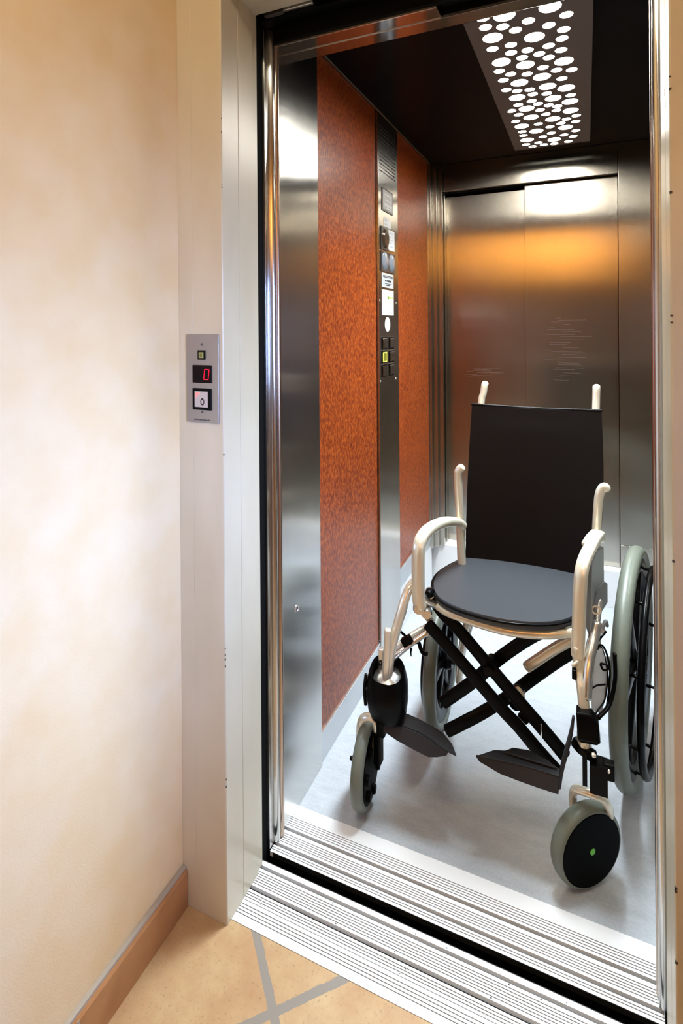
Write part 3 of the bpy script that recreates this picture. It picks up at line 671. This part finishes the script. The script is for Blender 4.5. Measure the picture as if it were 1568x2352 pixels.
# cross braces
def strap(pts, mname='black_metal', name='cross_brace', w_=.0165, t_=.009):
    return tube(name, pts, t_, mname, wc, ry=w_, e=3, up=(0, 0, 1))
strap([(-.400, 1.500, .542), (-.366, 1.500, .500), (-.327, 1.500, .468), (-.255, 1.497, .400), (-.19, 1.495, .338), (-.12, 1.49, .275), (-.055, 1.485, .215)])
strap([(-.402, 1.475, .475), (-.34, 1.475, .420), (-.27, 1.475, .355), (-.205, 1.475, .295), (-.165, 1.475, .262), (-.12, 1.47, .222), (-.068, 1.465, .180)])
strap([(-.060, 1.55, .512), (-.10, 1.55, .488), (-.145, 1.545, .458), (-.22, 1.54, .390), (-.29, 1.53, .315), (-.375, 1.525, .235)])
strap([(-.025, 1.60, .430), (-.08, 1.60, .380), (-.15, 1.60, .310), (-.20, 1.59, .262), (-.27, 1.56, .215), (-.32, 1.54, .185), (-.365, 1.53, .155)])
tube('brace_sleeve', [(-.022, 1.552, .533), (-.045, 1.552, .522), (-.085, 1.552, .498)], .010, 'champ', wc, ry=.0165, e=3)
tube('brace_sleeve', [(-.022, 1.585, .470), (-.08, 1.585, .425), (-.155, 1.585, .355)], .010, 'champ', wc, ry=.014, e=3)
for c_, r in (((-.240, 1.505, .385), .016), ((-.175, 1.530, .300), .020)):
    bm = NB(); lathe(bm, c_, (0, -1, 0), [(0, -.035), (r*.8, -.035), (r, 0), (r*.8, .03), (0, .032)], 24, closed=False); obj('pivot_bolt', bm, 'black_metal', wc, smooth=True)
bm = NB(); lathe(bm, (-.168, 1.518, .322), (.5, -1, .1), [(0, -.012), (.010, -.012), (.012, 0), (.010, .012), (0, .014)], 20, closed=False); obj('pivot_spacer', bm, 'champ', wc, smooth=True)
bm = NB(); box(bm, -.112, -.109, 1.4765, 1.4775, .250, .282, mw=None); obj('brace_mark', bm, 'silver', wc)
bm = NB(); box(bm, -.014, .014, -.006, .006, -.010, .010, mw=Matrix.Translation((-.152, 1.488, .282)) @ Matrix.Rotation(.7, 4, 'Y')); obj('brace_clip', bm, 'black_metal', wc, bevel=.002)
# left housing: open cup round the tube
bm = NB(); n = 40; rings = []
def cup(k, z, sx=1, sy=1): 
    r = []
    for i in range(n):
        a = 2*math.pi*i/n; x = k*sx*math.copysign(abs(math.cos(a))**.85, math.cos(a)); y = k*sy*math.copysign(abs(math.sin(a))**.85, math.sin(a))
        r.append(bm.verts.new((-.497 + x, 1.402 + y, z + y*.55*(1 if z > .3 else 0))))
    return r
prof = [(.030, .236), (.042, .240), (.050, .262), (.055, .30), (.054, .335), (.048, .362), (.0445, .371), (.040, .366), (.041, .33), (.038, .312)]
rings = [cup(k, z, 1.04, .80) for k, z in prof]
for i in range(len(rings)-1):
    for j in range(n): bm.faces.new((rings[i][j], rings[i][(j+1) % n], rings[i+1][(j+1) % n], rings[i+1][j]))
bm.faces.new(rings[0][::-1]); bm.faces.new(rings[-1])
hs = obj('caster_housing', bm, 'black_gloss', wc, smooth=True)
bm = NB(); lathe(bm, (-.497, 1.404, .345), (0, -.5, 1), [(0, .012), (.010, .012), (.030, .004), (.038, 0), (.030, -.004), (0, -.004)], 28, closed=False); obj('inner_liner', bm, 'silver', hs, smooth=True)
tube('housing_strap', [(-.551, 1.385, .352), (-.556, 1.385, .31), (-.553, 1.385, .27)], .0045, 'black_gloss', hs)
# right housings
bm = NB(); rr = []
for z, x0, x1, y0_, y1_ in ((.334, -.020, .018, 1.375, 1.405), (.345, -.024, .024, 1.368, 1.41), (.385, -.026, .020, 1.37, 1.41), (.402, -.027, .006, 1.375, 1.408)):
    rr.append([bm.verts.new(v) for v in ((x0, y0_, z), (x1, y0_+.006, z), (x1, y1_, z), (x0, y1_, z))])
for i in range(3):
    for j in range(4): bm.faces.new((rr[i][j], rr[i][(j+1) % 4], rr[i+1][(j+1) % 4], rr[i+1][j]))
bm.faces.new(rr[0][::-1]); bm.faces.new(rr[-1])
obj('leg_clamp', bm, 'black_gloss', wc, bevel=.004)
tube('clamp_neck', [(-.010, 1.395, .345), (-.010, 1.395, .32), (-.009, 1.395, .306)], .016, 'champ', wc)
bm = NB(); lathe(bm, (.012, 1.385, .270), (0, 0, 1), [(0, .062), (.012, .061), (.021, .054), (.024, .045), (.025, .02), (.024, -.034), (0, -.034)], 32, closed=False)
box(bm, -.014, -.004, 1.368, 1.385, .243, .318); box(bm, .001, .038, 1.362, 1.40, .236, .30)
hs = obj('caster_housing', bm, 'black_gloss', wc, smooth=True)
bm = NB(); sweep(bm, catmull([(-.030, 1.40, .318), (-.015, 1.39, .312), (.010, 1.385, .305)], 6), rounded(.010, .014, 3)); obj('housing_arm', bm, 'black_metal', hs, smooth=True)
bm = NB(); box(bm, .028, .053, 1.372, 1.395, .266, .304, mw=None); b_ = obj('side_block', bm, 'black_gloss', hs, bevel=.004)
bm = NB(); lathe(bm, (.040, 1.371, .291), (0, -1, 0), [(0, 0), (.0045, 0), (.003, .003), (0, .003)], 14, closed=False); obj('bolt_head', bm, 'silver', b_, smooth=True)
bm = NB(); lathe(bm, (.010, 1.366, .322), (0, -.7, .7), [(0, 0), (.0055, 0), (.004, .0025), (0, .003)], 14, closed=False); obj('bolt_head', bm, 'silver', hs, smooth=True)
# footrests
def plate(name, top, bot, thick=.006):
    bm = NB(); T_ = [Vector(p) for p in top]; Bt = [Vector(p) for p in bot]
    pts = T_ + Bt
    a = [bm.verts.new(p) for p in pts]; b = [bm.verts.new(p - Vector((0, -.004, thick))) for p in pts]; n = len(a)
    for i in range(n): bm.faces.new((a[i], a[(i+1) % n], b[(i+1) % n], b[i]))
    bm.faces.new(a); bm.faces.new(b[::-1])
    bmesh.ops.triangulate(bm, faces=[f for f in bm.faces if len(f.verts) > 4])
    return obj(name, bm, 'foot', wc, bevel=.002)
fr = plate('footrest', [(-.255, 1.370, .235), (-.216, 1.405, .237), (-.192, 1.412, .238), (-.173, 1.430, .238), (-.136, 1.436, .238), (-.099, 1.426, .237), (-.063, 1.408, .235)],
      [(-.060, 1.398, .232)][:0] + [(-.064, 1.390, .230), (-.108, 1.388, .232), (-.153, 1.386, .233), (-.199, 1.380, .234)])
bm = NB()
T_ = [(-.255, 1.370, .233), (-.20, 1.384, .233), (-.153, 1.389, .233), (-.108, 1.391, .232), (-.062, 1.394, .231)]; Bt = [(-.246, 1.366, .226), (-.199, 1.375, .205), (-.153, 1.372, .204), (-.108, 1.371, .203), (-.066, 1.373, .201)]
def skirt(T_, Bt, parent, name='footrest_edge', th=.006):
    bm = NB(); g = []
    for off in (0, th): g.append([[bm.verts.new(Vector(p) + Vector((0, off, 0))) for p in row] for row in (T_, Bt)])
    k = len(T_)
    for s_ in range(2):
        for i in range(k-1): bm.faces.new((g[s_][0][i], g[s_][0][i+1], g[s_][1][i+1], g[s_][1][i]))
    for r in range(2):
        for i in range(k-1): bm.faces.new((g[0][r][i], g[0][r][i+1], g[1][r][i+1], g[1][r][i]))
    for i in (0, k-1): bm.faces.new((g[0][0][i], g[0][1][i], g[1][1][i], g[1][0][i]))
    return obj(name, bm, 'foot', parent, smooth=True)
skirt(T_, Bt, fr)
bm = NB(); extrude_poly(bm, [(-.190, 1.400, .2385), (-.175, 1.422, .2395), (-.136, 1.430, .2395), (-.090, 1.416, .2385), (-.068, 1.402, .2365)], (0, 0, .004)); obj('foot_tread', bm, 'foot', fr, bevel=.0015)
tube('footrest_hanger', [(-.0325, 1.385, .385), (-.038, 1.378, .35), (-.048, 1.37, .31), (-.058, 1.368, .265), (-.063, 1.372, .222)], .005, 'foot', fr, ry=.013, e=2.6, up=(0, 1, 0), scale=lambda t: .35 + .65*math.sin(math.pi*min(1, .1+.75*t)))
fl = plate('footrest', [(-.500, 1.386, .245), (-.480, 1.420, .243), (-.454, 1.438, .240), (-.422, 1.436, .237), (-.384, 1.428, .235), (-.348, 1.418, .232), (-.320, 1.396, .226), (-.303, 1.370, .220)],
      [(-.330, 1.373, .222), (-.352, 1.378, .226), (-.368, 1.384, .229), (-.406, 1.393, .233), (-.46, 1.390, .240)])
skirt([(-.500, 1.384, .243), (-.46, 1.386, .238), (-.406, 1.389, .231), (-.368, 1.380, .227), (-.345, 1.375, .223), (-.325, 1.371, .220)], [(-.498, 1.374, .221), (-.46, 1.370, .211), (-.410, 1.366, .203), (-.374, 1.362, .200), (-.352, 1.364, .205), (-.328, 1.367, .214)], fl)
# casters
def tyre_prof(R, w, h):
    return [(R + (h)*(math.sqrt(max(0, 1-(t)**2)) - 1)*.8, w*t) for t in [math.sin(math.pi*(i/10-.5)) for i in range(11)]] + [(R-h*1.6, w*.92), (R-h*1.6, -w*.92)]
def caster(c, axis, R, w, face, hub):
    bm = NB(); lathe(bm, c, axis, tyre_prof(R, w, .012), 64)
    t_ = obj('caster_wheel', bm, 'tyre', wc, smooth=True)
    bm = NB(); lathe(bm, c, axis, [(0, -w*.95), (face*.97, -w*.95), (face, -w*.8), (face, w*.92), (face*.97, w*1.08), (face*.6, w*1.14), (0, w*1.16)], 56, closed=False)
    obj('wheel_disc', bm, 'disc', t_, smooth=True)
    a = Vector(axis).normalized()
    if hub:
        bm = NB(); lathe(bm, Vector(c) + a*w*1.16, axis, [(0, 0), (.0075, 0), (.006, .0012), (0, .0016)], 14, closed=False); obj('hub_mark', bm, 'green', t_, smooth=True)
    return t_
AR = Vector((.68, -.733, 0)); AL = Vector((.993, .113, 0))
caster((-.008, 1.392, .092), AR, .092, .0185, .0825, True)
tl_ = caster((-.557, 1.392, .103), AL, .103, .017, .088, False)
bm = NB(); random.seed(2)
for i in range(7):
    bm = NB(); a = i*2*math.pi/7 + .4; ax, u, t = frame(AL); p = Vector((-.557, 1.392, .103)) + ax*.020 + (u*math.cos(a) + t*math.sin(a))*.066
    lathe(bm, p, AL, [(0, 0), (.013, 0), (.011, .007), (0, .008)], 12, closed=False)
    obj('disc_boss', bm, 'disc', tl_, smooth=True)
bm = NB(); lathe(bm, (-.557, 1.392, .109), -AL, [(0, .010), (.006, .010), (.0055, .030), (.007, .036), (.005, .044), (0, .045)], 16, closed=False); obj('axle_bolt', bm, 'black_gloss', tl_, smooth=True)
tube('caster_fork', [(-.035, 1.424, .145), (-.036, 1.418, .175), (-.030, 1.408, .198), (-.014, 1.398, .208), (.008, 1.395, .210), (.028, 1.402, .200), (.041, 1.412, .176), (.043, 1.425, .150), (.036, 1.432, .12)], .009, 'champ', wc, ry=.010)
bm = NB(); lathe(bm, (.010, 1.392, .205), (0, 0, 1), [(0, 0), (.016, 0), (.018, .006), (.014, .034), (0, .034)], 20, closed=False); obj('fork_stem', bm, 'black_gloss', wc, smooth=True)
tube('caster_fork', [(-.582, 1.404, .150), (-.578, 1.400, .19), (-.568, 1.398, .218), (-.548, 1.397, .230), (-.530, 1.397, .226), (-.524, 1.398, .20), (-.528, 1.40, .17), (-.531, 1.40, .13)], .007, 'champ', wc, ry=.011, e=2.6)
bm = NB(); box(bm, -.524, -.500, 1.385, 1.415, .19, .245); box(bm, -.533, -.512, 1.385, 1.415, .11, .20); obj('fork_cover', bm, 'black_gloss', wc, bevel=.005)
# rear wheels
def rear_wheel(c, axis, R, rt, out, nsp):
    a, u, t = frame(axis); c = Vector(c)
    bm = NB(); lathe(bm, c, axis, [(R - rt + rt*math.cos(q), rt*1.15*math.sin(q)) for q in (2*math.pi*i/18 for i in range(18))], 96); w_ = obj('rear_wheel', bm, 'tyre', wc, smooth=True)
    ri = R - 2*rt
    bm = NB(); lathe(bm, c, axis, [(ri+.004, -.014), (ri+.004, .014), (ri-.008, .018), (ri-.032, .012), (ri-.032, -.012), (ri-.008, -.018)], 80); obj('rim', bm, 'black_gloss', w_, smooth=True)
    bm = NB(); pr = R - .055
    lathe(bm, c + a*out, axis, [(pr + .0095*math.cos(q), .0095*math.sin(q)) for q in (2*math.pi*i/14 for i in range(14))], 80); obj('push_rim', bm, 'black_gloss', w_, smooth=True)
    for i in range(9):
        bm = NB(); q = 2*math.pi*i/9 + .2; d = u*math.cos(q) + t*math.sin(q); sweep(bm, [c + a*.012 + d*(ri-.012), c + a*(out*.5) + d*(pr-.004), c + a*out + d*pr], rounded(.0045, .0045, 2, 10))
        obj('push_rim_bracket', bm, 'black_gloss', w_, smooth=True)
    bm = NB(); lathe(bm, c, axis, [(0, -.035), (.022, -.035), (.028, -.02), (.020, 0), (.028, .02), (.022, .035), (0, .04)], 28, closed=False); obj('hub', bm, 'black_gloss', w_, smooth=True)
    for i in range(nsp):
        q = 2*math.pi*(i+.5)/nsp; d = u*math.cos(q) + t*math.sin(q); e_ = t*math.cos(q) - u*math.sin(q)
        bm = NB(); sweep(bm, [c + d*.015, c + d*(ri*.5), c + d*(ri-.010)], rounded(.016, .009, 2.5, 14), up=a, scale=lambda s: 1.3-.5*s); obj('spoke', bm, 'black_gloss', w_, smooth=True)
    return w_
rear_wheel((.121, 1.80, .318), (.983, -.185, 0), .318, .019, .045, 6)
rear_wheel((-.440, 1.78, .200), (.9995, .03, 0), .200, .017, -.026, 6)
tube('axle_tube', [(-.440, 1.78, .20), (-.40, 1.775, .205), (-.372, 1.75, .22)], .011, 'silver', wc)
tube('axle_tube', [(.121, 1.80, .318), (.06, 1.775, .318), (.028, 1.742, .33)], .011, 'silver', wc)
# right hand brake, wires and clear panel
bm = NB(); extrude_poly(bm, [(.012, 1.50, .600), (.022, 1.52, .632), (.035, 1.54, .642), (.043, 1.55, .632), (.043, 1.55, .585), (.034, 1.54, .572), (.022, 1.52, .560), (.016, 1.50, .575)], (.004, .014, 0)); obj('brake_lever', bm, 'guard', wc, bevel=.003)
bm = NB(); lathe(bm, (.018, 1.488, .595), (.1, -1, 0), [(.008, 0), (.0115, 0), (.0115, .004), (.008, .004)], 20); obj('brake_eye', bm, 'champ', wc, smooth=True)
tube('brake_post', [(.026, 1.53, .60), (.022, 1.51, .57), (.018, 1.495, .55)], .008, 'silver', wc)
bm = NB(); lathe(bm, (.018, 1.492, .548), (0, -.2, 1), [(0, -.010), (.018, -.008), (.020, 0), (.014, .008), (0, .009)], 24, closed=False); obj('clamp_collar', bm, 'silver', wc, smooth=True)
bm = NB(); lathe(bm, (.043, 1.505, .541), (0, 0, 1), [(0, -.008), (.010, -.008), (.008, .004), (.004, .010), (0, .010)], 16, closed=False); obj('brake_knob', bm, 'black_gloss', wc, smooth=True)
tube('brake_arm', [(.020, 1.49, .540), (.032, 1.492, .553), (.040, 1.50, .565), (.043, 1.505, .552)], .0045, 'guard', wc)
tube('brake_arm', [(.022, 1.485, .520), (.030, 1.487, .532), (.040, 1.49, .545)], .0028, 'black_gloss', wc)
tube('cable', [(.010, 1.462, .455), (.014, 1.465, .49), (.026, 1.475, .516), (.038, 1.478, .505), (.047, 1.478, .468), (.046, 1.47, .43), (.042, 1.462, .395), (.037, 1.455, .372)], .0024, 'black_gloss', wc)
tube('cable', [(.006, 1.455, .45), (.016, 1.47, .495), (.027, 1.477, .512), (.036, 1.477, .49), (.0425, 1.470, .45), (.040, 1.462, .42), (.034, 1.455, .395), (.020, 1.43, .385), (.008, 1.41, .375)], .0018, 'black_gloss', wc)
tube('cable_loop', [(.028, 1.452, .485), (.041, 1.455, .482), (.043, 1.455, .474), (.034, 1.453, .470), (.029, 1.452, .476)], .0026, 'black_gloss', wc, closed=True)
bm = NB(); extrude_poly(bm, [(.013, 1.462, .505), (.030, 1.475, .510), (.042, 1.475, .47), (.036, 1.46, .40), (.026, 1.44, .372), (.006, 1.42, .385), (.004, 1.43, .44)], (.003, .008, 0)); obj('guard_plate', bm, 'clear', wc, bevel=.002)
tube('guard_edge', [(.006, 1.425, .435), (.018, 1.435, .440), (.036, 1.452, .437)], .002, 'black_gloss', wc)
tube('bracket_bar', [(.058, 1.48, .50), (.058, 1.475, .44), (.045, 1.455, .39), (.020, 1.41, .380)], .005, 'black_gloss', wc, ry=.007)
bm = NB(); box(bm, -.036, -.026, 1.41, 1.43, .455, .478); obj('release_clip', bm, 'black_gloss', wc, bevel=.002)
tube('foot_bracket', [(-.024, 1.425, .492), (-.030, 1.42, .488), (-.034, 1.42, .482)], .004, 'champ', wc)
adopt(wc)
